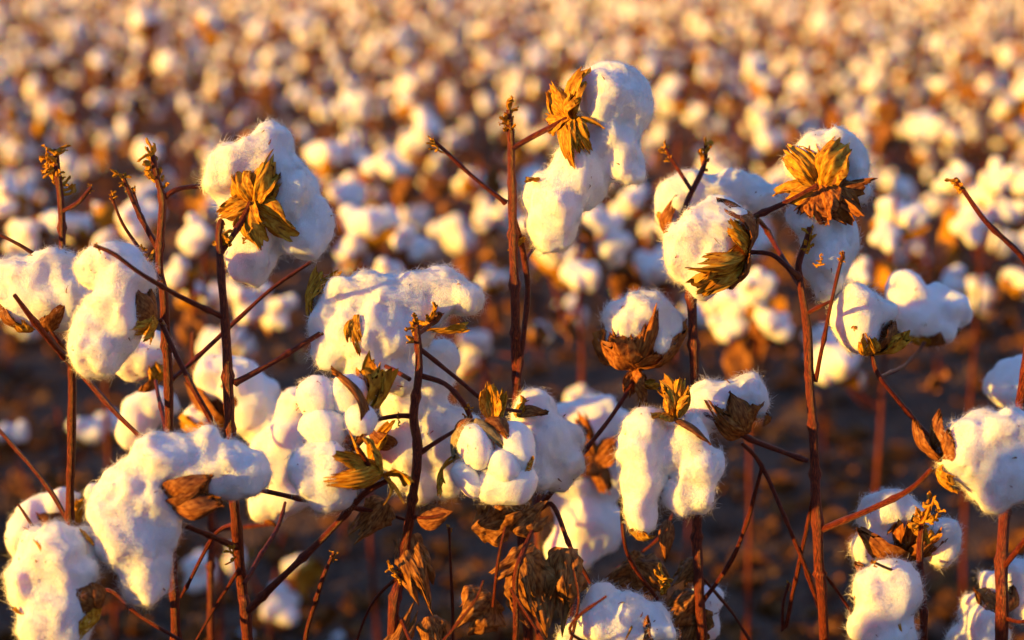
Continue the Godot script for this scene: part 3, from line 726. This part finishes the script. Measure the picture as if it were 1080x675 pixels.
				{"d": 1.34, "cell": 0.0032, "fibres": 1.0, "lint": [[738, 640, 0, 14], [748, 630, 2, 12], [742, 660, 2, 14]], "sheets": [[720, 670, 0, 744, 632, -14, 26, "", "valve"]]},
			]},
		{"label": "shaded cotton plant behind the red stem with dark bur walls and bluish lint", "d": 1.46, "group": "cotton plants just behind the front row",
			"stem": [[224, 690, 0, 4.6], [222, 560, 0, 4.4], [216, 460, 0, 4.0], [206, 390, 0, 3.0], [204, 350, 0, 2.4]],
			"branches": [[[219, 500, 0, 3], [236, 446, 0, 2.6]], [[222, 560, 0, 3], [290, 552, -2, 2.6]], [[219, 520, 0, 3], [160, 470, 3, 2.4]]],
			"bolls": [
				{"d": 1.45, "cell": 0.0032, "fibres": 1.0, "lint": [[250, 400, 0, 26], [264, 428, 4, 30], [226, 394, 0, 20], [278, 454, 4, 20], [214, 440, 2, 17]], "sheets": [[236, 450, -4, 200, 398, -10, 44, "", "valve"], [236, 450, -4, 244, 384, -22, 42, "", "valve"], [236, 450, -2, 196, 450, -8, 34, ""], [280, 470, 0, 290, 446, -8, 20, ""]]},
				{"d": 1.40, "cell": 0.0032, "fibres": 1.0, "lint": [[294, 482, 0, 30], [302, 516, 0, 28], [282, 530, 0, 22], [312, 466, 2, 26], [318, 424, 4, 18], [308, 440, 4, 20]], "sheets": [[290, 556, 0, 268, 536, -8, 20, "", "valve"]]},
				{"d": 1.52, "cell": 0.0036, "fibres": 0.8, "lint": [[150, 434, 0, 22], [140, 454, 0, 18], [170, 424, 2, 16]], "sheets": [[160, 470, 0, 140, 470, -6, 20, "", "valve"]]},
			]},
		{"label": "shaded cotton plant with a tall pale blue-grey mass of lint and dark spiky bracts", "d": 1.50, "group": "cotton plants just behind the front row",
			"stem": [[572, 700, -2, 6.0], [568, 600, -2, 5.6], [566, 520, -1, 4.6], [574, 480, 0, 3.4]],
			"branches": [[[567, 540, -1, 3], [596, 470, 0, 2.6], [624, 482, 0, 2.4]]],
			"bolls": [
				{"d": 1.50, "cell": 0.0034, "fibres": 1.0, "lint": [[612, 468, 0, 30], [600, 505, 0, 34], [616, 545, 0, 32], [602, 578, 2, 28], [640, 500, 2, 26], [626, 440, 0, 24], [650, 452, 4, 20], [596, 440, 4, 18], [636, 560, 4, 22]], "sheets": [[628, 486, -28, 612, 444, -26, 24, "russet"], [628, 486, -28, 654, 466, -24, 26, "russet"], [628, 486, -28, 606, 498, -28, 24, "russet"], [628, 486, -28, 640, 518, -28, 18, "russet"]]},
			]},
	]


func second_row() -> Array:
	return [
		{"label": "cotton plant of the second row, a plump boll facing the gap beside the tallest stem", "d": 2.35, "x": 400, "y": 215, "bolls": [[394, 242, 31], [372, 262, 20], [430, 262, 22], [382, 350, 22], [452, 330, 24], [410, 300, 22]], "leaves": [[380, 290, 30], [420, 320, 26]]},
		{"label": "cotton plant of the second row with three low bolls near the tallest white boll", "d": 2.3, "x": 606, "y": 215, "bolls": [[588, 272, 28], [612, 292, 22], [640, 258, 26], [574, 238, 20], [628, 232, 22], [610, 420, 16]], "leaves": [[660, 280, 34], [600, 330, 24]]},
		{"label": "small cotton plant of the second row with one round brown-backed boll by the tall stem", "d": 2.5, "x": 516, "y": 270, "bolls": [[521, 297, 16], [500, 362, 20], [494, 386, 18], [570, 352, 14]], "leaves": [[572, 342, 22], [525, 320, 20]]},
		{"label": "cotton plant of the second row with paired bolls behind the plant with the curled tip", "d": 2.25, "x": 790, "y": 285, "bolls": [[784, 320, 26], [812, 345, 24], [770, 345, 20], [800, 300, 20], [760, 300, 18], [756, 320, 20]], "leaves": [[780, 360, 30]]},
		{"label": "cotton plant of the second row with one large boll beside the hook-tipped twig", "d": 2.3, "x": 945, "y": 205, "bolls": [[950, 234, 28], [935, 252, 18], [880, 382, 28], [868, 362, 20], [1000, 300, 18], [905, 290, 18]], "leaves": [[930, 275, 28], [985, 300, 30]]},
		{"label": "cotton plant of the second row with bolls under the hook-tipped twig", "d": 2.5, "x": 1040, "y": 170, "bolls": [[1040, 208, 26], [1024, 240, 22], [1060, 225, 20], [1074, 300, 20], [1052, 190, 18], [1010, 190, 18]], "leaves": [[1010, 222, 28], [1000, 390, 26]]},
		{"label": "cotton plant of the second row between the knobbly stem tip and the hooked twig", "d": 2.3, "x": 95, "y": 205, "bolls": [[92, 244, 24], [28, 250, 22], [140, 232, 20], [60, 236, 20], [112, 260, 18], [12, 210, 20]], "leaves": [[40, 222, 30], [110, 215, 26]]},
		{"label": "cotton plant of the second row between the dark stem and the star-bract boll", "d": 2.25, "x": 205, "y": 240, "bolls": [[205, 312, 20], [208, 250, 22], [190, 290, 18], [226, 366, 20], [262, 320, 22], [290, 330, 20]], "leaves": [[204, 280, 26], [200, 330, 26]]},
		{"label": "low cotton plant of the second row with bolls near the soil by the dark stem", "d": 2.4, "x": 60, "y": 430, "bolls": [[92, 455, 20], [12, 462, 20], [118, 448, 16], [210, 602, 22]], "leaves": [[60, 500, 30]]},
		{"label": "low cotton plant of the second row with shaded bolls beside the slanting red branch", "d": 2.5, "x": 300, "y": 560, "bolls": [[296, 640, 22], [312, 600, 16], [250, 590, 16]], "leaves": [[330, 590, 34], [345, 640, 30]]},
		{"label": "cotton plant of the second row with bolls behind the shoulder of the ragged star-bract boll", "d": 2.9, "x": 365, "y": 140, "bolls": [[350, 168, 26], [384, 182, 24], [412, 176, 18], [368, 205, 20], [340, 200, 18]], "leaves": [[345, 190, 28], [360, 225, 26]]},
		{"label": "cotton plant of the second row with bolls among orange leaves beside the tallest white boll", "d": 2.6, "x": 716, "y": 150, "bolls": [[690, 282, 22], [708, 240, 18], [664, 310, 20], [740, 330, 24], [670, 212, 20]], "leaves": [[680, 250, 34], [700, 270, 30], [666, 290, 30]]},
	]


# ---------------------------------------------------------------- generic bolls and plants for the rows behind
var boll_meshes: Array = []          # {lint, bur}
var leaf_meshes: Array = []


func generic_parts() -> void:
	var r := RandomNumberGenerator.new()
	r.seed = 5
	for k in 9:
		# base at the origin, the bur opens along +y, the lint swells out of it and some of it droops
		var c := PackedVector3Array()
		var rad := PackedFloat32Array()
		var lobes := 4 + k % 2
		for j in lobes:
			var w := TAU * (j + r.randf_range(-0.15, 0.15)) / lobes
			var q := Vector3(cos(w) * 0.020, 0.030 + r.randf_range(-0.006, 0.010), sin(w) * 0.020)
			c.push_back(q); rad.push_back(r.randf_range(0.017, 0.022))
			if r.randf() < 0.55:
				c.push_back(q * 1.5 + Vector3(0, r.randf_range(-0.02, 0.012), 0)); rad.push_back(r.randf_range(0.012, 0.018))
		c.push_back(Vector3(0, 0.034, 0)); rad.push_back(0.022)
		var lint := lint_mesh(c, rad, 0.0048, 0.008, 0.5 if k < 5 else 0.0, 20.0 + k, 1.2)
		var bur := Acc.new()
		for j in 5:
			var w := TAU * (j + r.randf_range(-0.2, 0.2)) / 5.0
			var q := Vector3(cos(w), 0, sin(w))
			sheet(bur, q * 0.004, q * r.randf_range(0.028, 0.050) + Vector3(0, r.randf_range(0.004, 0.034), 0), q - Vector3(0, 0.6, 0), r.randf_range(0.022, 0.034), "bract" if j % 2 else "valve", k * 3.0 + j, 5, 6, 0.0006)
		boll_meshes.push_back({"lint": lint, "bur": commit(bur, M[["papery", "papery", "woody"][k % 3]])})
	for k in 4:
		var acc := Acc.new()
		sheet(acc, Vector3.ZERO, Vector3(0, -0.07, 0.02), Vector3(0, 0.3, 1), 0.055, "leaf", k * 2.7 + 0.4, 8, 8, 0.0004)
		leaf_meshes.push_back(commit(acc, M.papery if k == 2 else M.dead_leaf))


func boll_basis(out_dir: Vector3, turn: float, scale: float) -> Basis:
	var y := out_dir.normalized()
	var x := y.cross(Vector3(0.2, 0.1, 1)).normalized()
	return Basis(x, y, x.cross(y)).rotated(y, turn).scaled(Vector3.ONE * scale)


# a plant of the second row: its bolls stand where the photograph shows them
func mid_plant(spec: Dictionary, salt: float) -> void:
	var plant := Node3D.new()
	plant.name = numbered("cotton_plant")
	add_child(plant)
	var d: float = spec.d
	var top := px(spec.x, spec.y, d)
	var root := Vector3(top.x + rng.randf_range(-0.02, 0.02), 0, top.z)
	plant.position = root
	tag(plant, spec.label, "cotton plant", spec.get("group", "cotton plants just behind the front row"))
	var stem := Acc.new()
	tube(stem, [[Vector3(0, -0.02, 0), 0.0034], [(top - root) * Vector3(0.4, 0.3, 1) + Vector3(0.014 * sin(salt), 0, 0.01), 0.0032], [(top - root) * Vector3(0.7, 0.65, 1) + Vector3(0.012 * cos(salt * 2.0), 0, -0.01), 0.0028], [top - root, 0.0022]], 7, 0.02, 0.05, salt)
	mesh_node("stem", commit(stem, M.bark), plant)
	var k := 0
	for b: Array in spec.bolls:
		k += 1
		var dd: float = d + float(b[3]) * 0.01 if b.size() > 3 else d + rng.randf_range(-0.06, 0.06)
		var at := px(b[0], b[1], dd) - root
		var size := float(b[2]) * dd / F / 0.040
		var from := Vector3(at.x * 0.1, clampf(at.y - rng.randf_range(0.02, 0.10), 0.08, top.y - root.y), at.z * 0.1)
		var out_dir := (at - from).normalized() + Vector3(rng.randfn(), rng.randfn(), rng.randfn()) * 0.35 + Vector3(0, -0.1, 0)
		var basis := boll_basis(out_dir, rng.randf() * TAU, size)
		var foot := at - basis.y * 0.028
		var twig := Acc.new()
		tube(twig, [[from, 0.0026], [from.lerp(foot, 0.5) + Vector3(0, -0.012, 0), 0.0022], [foot, 0.0020]], 6, 0.02, 0.05, salt + k)
		mesh_node("branch", commit(twig, M.bark), plant)
		var boll := Node3D.new()
		boll.name = "boll"
		plant.add_child(boll, true)
		boll.transform = Transform3D(basis, foot)
		var proto: Dictionary = boll_meshes[(k * 5 + int(salt * 7.0)) % boll_meshes.size()]
		mesh_node("lint", proto.lint, boll)
		mesh_node("bur", proto.bur, boll)
	for q: Array in spec.get("leaves", []):
		var leaf := mesh_node("dried_leaf", leaf_meshes[int(q[0]) % 4], plant)
		leaf.transform = Transform3D(Basis.from_euler(Vector3(rng.randf_range(-0.6, 0.6), rng.randf() * TAU, 0)).scaled(Vector3.ONE * q[2] * d / F / 0.05), px(q[0], q[1], d) - root)


# variants for the rows further back
var protos: Array = []


func row_protos() -> void:
	var r := RandomNumberGenerator.new()
	r.seed = 77
	for k in 9:
		var h := r.randf_range(0.58, 0.78)
		var plant := Node3D.new()
		plant.name = "cotton_plant"
		var lean := Vector3(r.randf_range(-0.05, 0.05), 0, r.randf_range(-0.05, 0.05))
		var wood := Acc.new()
		tube(wood, [[Vector3(0, -0.02, 0), 0.0046], [Vector3(0.02 * sin(k * 2.0), h * 0.5, 0.02 * cos(k * 3.0)) + lean * 0.3, 0.0038], [Vector3(0, h, 0) + lean, 0.0020]], 6, 0.06)
		var bolls := []
		var n := 8 + r.randi() % 5
		for j in n:
			var s := lerpf(0.34, 1.0, pow((j + r.randf()) / n, 0.75))
			var from := Vector3(0, h * s * 0.93, 0) + lean * s * s
			var w := j * 2.4 + r.randf_range(-0.5, 0.5)
			var reach := r.randf_range(0.05, 0.20) * (1.15 - 0.5 * s)
			var to := from + Vector3(cos(w) * reach, r.randf_range(-0.02, 0.07), sin(w) * reach)
			tube(wood, [[from, 0.0026], [from.lerp(to, 0.5) + Vector3(0, 0.008, 0), 0.0022], [to, 0.0018]], 5, 0.06)
			var dir := (to - from).normalized() + Vector3(r.randfn(), r.randfn(), r.randfn()) * 0.4
			bolls.push_back([(j * 4 + k) % boll_meshes.size(), Transform3D(boll_basis(dir, r.randf() * TAU, r.randf_range(0.58, 1.0)), to)])
		var stem := commit(wood, M.bark)
		mesh_node("stem", stem, plant)
		var joined := ArrayMesh.new()
		var tools := {}
		var lay := func(mesh: ArrayMesh, xf: Transform3D) -> void:
			for s in mesh.get_surface_count():
				var m: Material = mesh.surface_get_material(s)
				if m == M.fibre: continue
				if not tools.has(m):
					tools[m] = SurfaceTool.new()
				tools[m].append_from(mesh, s, xf)
		lay.call(stem, Transform3D.IDENTITY)
		for b: Array in bolls:
			var proto: Dictionary = boll_meshes[b[0]]
			if not proto.has("whole"):
				var whole := ArrayMesh.new()
				for part: ArrayMesh in [proto.lint, proto.bur]:
					for s in part.get_surface_count():
						if part.surface_get_material(s) == M.fibre: continue
						whole.add_surface_from_arrays(Mesh.PRIMITIVE_TRIANGLES, part.surface_get_arrays(s))
						whole.surface_set_material(whole.get_surface_count() - 1, part.surface_get_material(s))
				proto.whole = whole
			var o := mesh_node("boll", proto.whole, plant)
			o.transform = b[1]
			lay.call(proto.whole, b[1])
		for j in 10 + r.randi() % 6:
			var leaf := mesh_node("dried_leaf", leaf_meshes[j % 4], plant)
			var w := r.randf() * TAU
			leaf.transform = Transform3D(Basis.from_euler(Vector3(r.randf_range(-0.8, 0.8), w, r.randf_range(-0.4, 0.4))).scaled(Vector3.ONE * r.randf_range(0.5, 1.0)), Vector3(cos(w) * r.randf_range(0.04, 0.16), h * r.randf_range(0.35, 1.02), sin(w) * r.randf_range(0.04, 0.16)) + lean * 0.5)
			lay.call(leaf_meshes[j % 4], leaf.transform)
		for m: Material in tools:
			tools[m].commit(joined)
			joined.surface_set_material(joined.get_surface_count() - 1, m)
		protos.push_back({"plant": plant, "joined": joined, "h": h})


func open_soil(x: float, d: float) -> bool:
	# thin places in the stand, where the photograph shows bare soil between the rows
	var a := x / d * F + 540.0
	if d < 4.0 and a > 520.0 and a < 680.0: return true
	if d < 2.9 and a > 820.0 and a < 940.0: return true
	return false


const COUNTING := ["second", "third", "fourth", "fifth", "sixth", "seventh", "eighth", "ninth", "tenth", "eleventh", "twelfth", "thirteenth", "fourteenth", "fifteenth", "sixteenth", "seventeenth", "eighteenth", "nineteenth", "twentieth"]


func rows_behind() -> void:
	var r := RandomNumberGenerator.new()
	r.seed = 4242
	var made := 0
	var crowd := []
	for k in protos.size(): crowd.push_back([])
	var first := {}
	for row in range(-4, 44):
		var d := ROW0 + row * ROW_STEP
		var reach := absf(d) * 0.30 + 0.35
		var x := -(reach + 9.0)
		while x < reach + 4.0:
			x += r.randf_range(0.17, 0.38) * (1.0 if d > 8.0 else 1.3)
			var z := d + r.randfn() * (0.07 if d < 4.0 else 0.17)
			var k := r.randi() % protos.size()
			var turn := r.randf() * TAU
			var size := r.randf_range(0.86, 1.10)
			var tilt := Vector3(r.randfn() * 0.06, 0, r.randfn() * 0.06)
			if row <= 0 and x > (-0.95 if row < 0 else -1.5) and x < 1.5: continue
			if row <= 0: size *= 1.18                             # unseen rows scaled up to front-row height, to shade its lower part
			if row <= 0 and x > -3.6 and x < -1.5 and (x > -2.5 or r.randf() < 0.75): continue  # gap kept in the unseen rows, letting sun onto the left plants
			if row == 1 and absf(x) < reach: continue          # this row is set out plant by plant above
			var inside := absf(x) < absf(d) * 0.295 + 0.12 and d > 1.5
			if inside and open_soil(x, d): continue
			var xf := Transform3D(Basis.from_euler(Vector3(tilt.x, turn, tilt.z)).scaled(Vector3.ONE * size), Vector3(x, 0, -z))
			if inside and made < 290:
				made += 1
				var o: Node3D
				if first.has(k): o = protos[k].plant.duplicate()
				else:
					o = protos[k].plant
					first[k] = true
				o.name = numbered("cotton_plant")
				add_child(o)
				o.transform = xf
				tag(o, "cotton plant with brown twigs and white bolls in the %s row behind the front row" % COUNTING[row - 1 if row - 1 < COUNTING.size() else 18], "cotton plant", "cotton plants in the rows behind")
			else:
				crowd[k].push_back(xf)
	var beside := -1.34
	while beside < -0.85:                                        # extra unseen plants next to the camera, added to shade low bolls
		beside += r.randf_range(0.09, 0.16)
		var tall := r.randi() % protos.size()
		crowd[tall].push_back(Transform3D(Basis.from_euler(Vector3(0, r.randf() * TAU, 0)).scaled(Vector3.ONE * r.randf_range(0.86, 0.97) / protos[tall].h), Vector3(beside, 0, -0.2 + r.randfn() * 0.1)))
	var far := Node3D.new()
	far.name = "cotton_crop"  # also holds the unseen plants added for their shade
	add_child(far)
	tag(far, "mass of ripe cotton crop stretching on to the far end and both sides of the field", "cotton crop", "", "stuff")
	for k in protos.size():
		var mm := MultiMesh.new()
		mm.transform_format = MultiMesh.TRANSFORM_3D
		mm.mesh = protos[k].joined
		mm.instance_count = crowd[k].size()
		for j in crowd[k].size(): mm.set_instance_transform(j, crowd[k][j])
		var o := MultiMeshInstance3D.new()
		o.name = "plants"
		o.multimesh = mm
		o.set_meta("kind", "stuff")
		far.add_child(o, true)
	for p: Dictionary in protos:
		if not p.plant.is_inside_tree(): p.plant.free()
	print("rows: ", made, " plants, ", crowd.map(func(c): return c.size()))


# ---------------------------------------------------------------- ground
func soil_height(x: float, z: float) -> float:
	var near := clampf(1.0 - (absf(z) - 10.0) / 30.0, 0.0, 1.0)
	return 0.022 * cos(TAU * (-z - ROW0) / ROW_STEP) - 0.022 + near * (0.020 * n_wob.get_noise_2d(x * 60.0, z * 60.0) + 0.010 * n_wob.get_noise_2d(x * 260.0, z * 260.0))


func ground() -> void:
	var xs := PackedFloat32Array()
	var zs := PackedFloat32Array()
	for k in range(-90, 91):
		var s := k / 90.0
		xs.push_back(s * 3.0 + s * s * s * 60.0 + pow(s, 9.0) * 600.0)
	var z := 12.0
	while z > -900.0:
		zs.push_back(z)
		z -= 0.05 if z > -9.0 and z < 0.0 else maxf(0.12, absf(z) * 0.03)
	var acc := Acc.new()
	for b in zs.size():
		for a in xs.size():
			var x := xs[a]
			var y := soil_height(x, zs[b])
			var q := Vector3(soil_height(x - 0.02, zs[b]) - soil_height(x + 0.02, zs[b]), 0.04, soil_height(x, zs[b] - 0.02) - soil_height(x, zs[b] + 0.02)).normalized()
			acc.put(Vector3(x, y, zs[b]), q, Vector2(x, zs[b]))
	for b in zs.size() - 1:
		for a in xs.size() - 1:
			var k := b * xs.size() + a
			acc.tri(k, k + 1, k + xs.size())
			acc.tri(k + 1, k + xs.size() + 1, k + xs.size())
	var o := mesh_node("ground", commit(acc, M.soil), self)
	tag(o, "dark brown tilled soil between the cotton rows", "ground", "", "structure")
	# clods and fallen leaves
	var r := RandomNumberGenerator.new()
	r.seed = 9
	var clod := Acc.new()
	var ball := SphereMesh.new()
	ball.radius = 1.0; ball.height = 1.7; ball.radial_segments = 9; ball.rings = 6
	var arr := ball.get_mesh_arrays()
	var cv: PackedVector3Array = arr[Mesh.ARRAY_VERTEX]
	for j in cv.size(): cv[j] *= 1.0 + 0.45 * n_wob.get_noise_3dv(cv[j] * 60.0)
	arr[Mesh.ARRAY_VERTEX] = cv
	var clod_mesh := ArrayMesh.new()
	clod_mesh.add_surface_from_arrays(Mesh.PRIMITIVE_TRIANGLES, arr)
	clod_mesh.surface_set_material(0, M.soil)
	for what in [["soil_clods", clod_mesh, 2600, "small dark clods of soil strewn between the rows", "soil clods"], ["leaf_litter", leaf_meshes[1], 3200, "fallen brown cotton leaves lying on the soil", "leaf litter"], ["lint_scraps", boll_meshes[6].lint, 90, "scraps of white lint fallen on the soil", "lint scraps"]]:
		var mm := MultiMesh.new()
		mm.transform_format = MultiMesh.TRANSFORM_3D
		mm.mesh = what[1]
		mm.instance_count = what[2]
		for j in what[2] as int:
			var d := 1.8 + 7.5 * pow(r.randf(), 1.3)
			var x := r.randf_range(-1, 1) * (0.36 * d + 0.3)
			var p := Vector3(x, soil_height(x, -d), -d)
			var b := Basis.from_euler(Vector3(r.randf() * TAU, r.randf() * TAU, r.randf() * TAU))
			if what[0] == "soil_clods":
				b = b.scaled(Vector3.ONE * (0.006 + 0.022 * pow(r.randf(), 3.0)))
			elif what[0] == "leaf_litter":
				b = Basis.from_euler(Vector3(PI / 2 + r.randfn() * 0.3, r.randf() * TAU, 0), EULER_ORDER_YXZ).scaled(Vector3.ONE * r.randf_range(0.4, 1.1))
				p.y += 0.012
			else:
				b = b.scaled(Vector3.ONE * r.randf_range(0.2, 0.5))
			mm.set_instance_transform(j, Transform3D(b, p))
		var s := MultiMeshInstance3D.new()
		s.name = what[0]
		s.multimesh = mm
		add_child(s)
		tag(s, what[3], what[4], "", "stuff")


func _ready() -> void:
	pitch = atan((337.5 - HORIZON) / F)
	# camera
	var cam := Camera3D.new()
	cam.name = "camera"
	add_child(cam)
	cam.position = Vector3(0, CAM_H, 0)
	cam.rotation = Vector3(-pitch, 0, 0)
	var lens := CameraAttributesPhysical.new()
	lens.frustum_focal_length = 67.5
	lens.frustum_focus_distance = 1.21
	lens.frustum_near = 0.05
	lens.frustum_far = 3000.0
	lens.exposure_aperture = 4.6
	cam.attributes = lens
	cam.near = 0.05
	cam.far = 3000.0
	cam.fov = rad_to_deg(2.0 * atan(337.5 / F))
	cam.current = true
	# sky and air
	var around := WorldEnvironment.new()
	around.name = "environment"
	var e := Environment.new()
	e.background_mode = Environment.BG_SKY
	var sky := Sky.new()
	var sm := ProceduralSkyMaterial.new()
	sm.sky_top_color = Color(0.34, 0.48, 0.70)
	sm.sky_horizon_color = Color(0.62, 0.63, 0.64)
	sm.sky_curve = 0.16
	sm.ground_bottom_color = Color(0.10, 0.07, 0.05)
	sm.ground_horizon_color = Color(0.25, 0.2, 0.17)
	sm.sun_angle_max = 12.0
	sky.sky_material = sm
	e.sky = sky
	e.background_energy_multiplier = 0.66
	e.tonemap_mode = Environment.TONE_MAPPER_LINEAR
	e.tonemap_exposure = 2.45
	e.sdfgi_enabled = true
	e.ssao_enabled = true
	e.ssil_enabled = true
	around.environment = e
	add_child(around)
	# the low sun: from the side, a little behind the camera
	var sun := DirectionalLight3D.new()
	sun.name = "sun"
	sun.light_color = Color(1.0, 0.745, 0.29)
	sun.light_energy = 1.6
	sun.light_angular_distance = 0.5
	sun.shadow_enabled = true
	add_child(sun)
	var az := deg_to_rad(66.0)
	var el := deg_to_rad(7.8)
	var to_sun := Vector3(-sin(az) * cos(el), sin(el), cos(az) * cos(el))
	sun.look_at_from_position(Vector3.ZERO, -to_sun, Vector3.UP)

	rng.seed = 20240
	n_coarse.seed = 3; n_coarse.frequency = 0.045; n_coarse.fractal_octaves = 2
	n_fine.seed = 4; n_fine.frequency = 0.19; n_fine.fractal_octaves = 3
	n_wob.seed = 5; n_wob.frequency = 0.03; n_wob.fractal_octaves = 3
	var t0 := Time.get_ticks_msec()
	materials()
	print("materials ", Time.get_ticks_msec() - t0)
	generic_parts()
	ground()
	print("ground ", Time.get_ticks_msec() - t0)
	var s := 1.0
	for p: Dictionary in heroes():
		hero_plant(p, s)
		s += 11.3
	print("front row ", Time.get_ticks_msec() - t0)
	for p: Dictionary in second_row():
		mid_plant(p, s)
		s += 7.7
	row_protos()
	rows_behind()
	var tris := 0
	var done := {}
	for o in find_children("*", "MeshInstance3D", true, false):
		if done.has(o.mesh): continue
		done[o.mesh] = true
		for k in o.mesh.get_surface_count(): tris += o.mesh.surface_get_array_index_len(k) / 3
	print("triangles ", tris)
	print("all ", Time.get_ticks_msec() - t0)
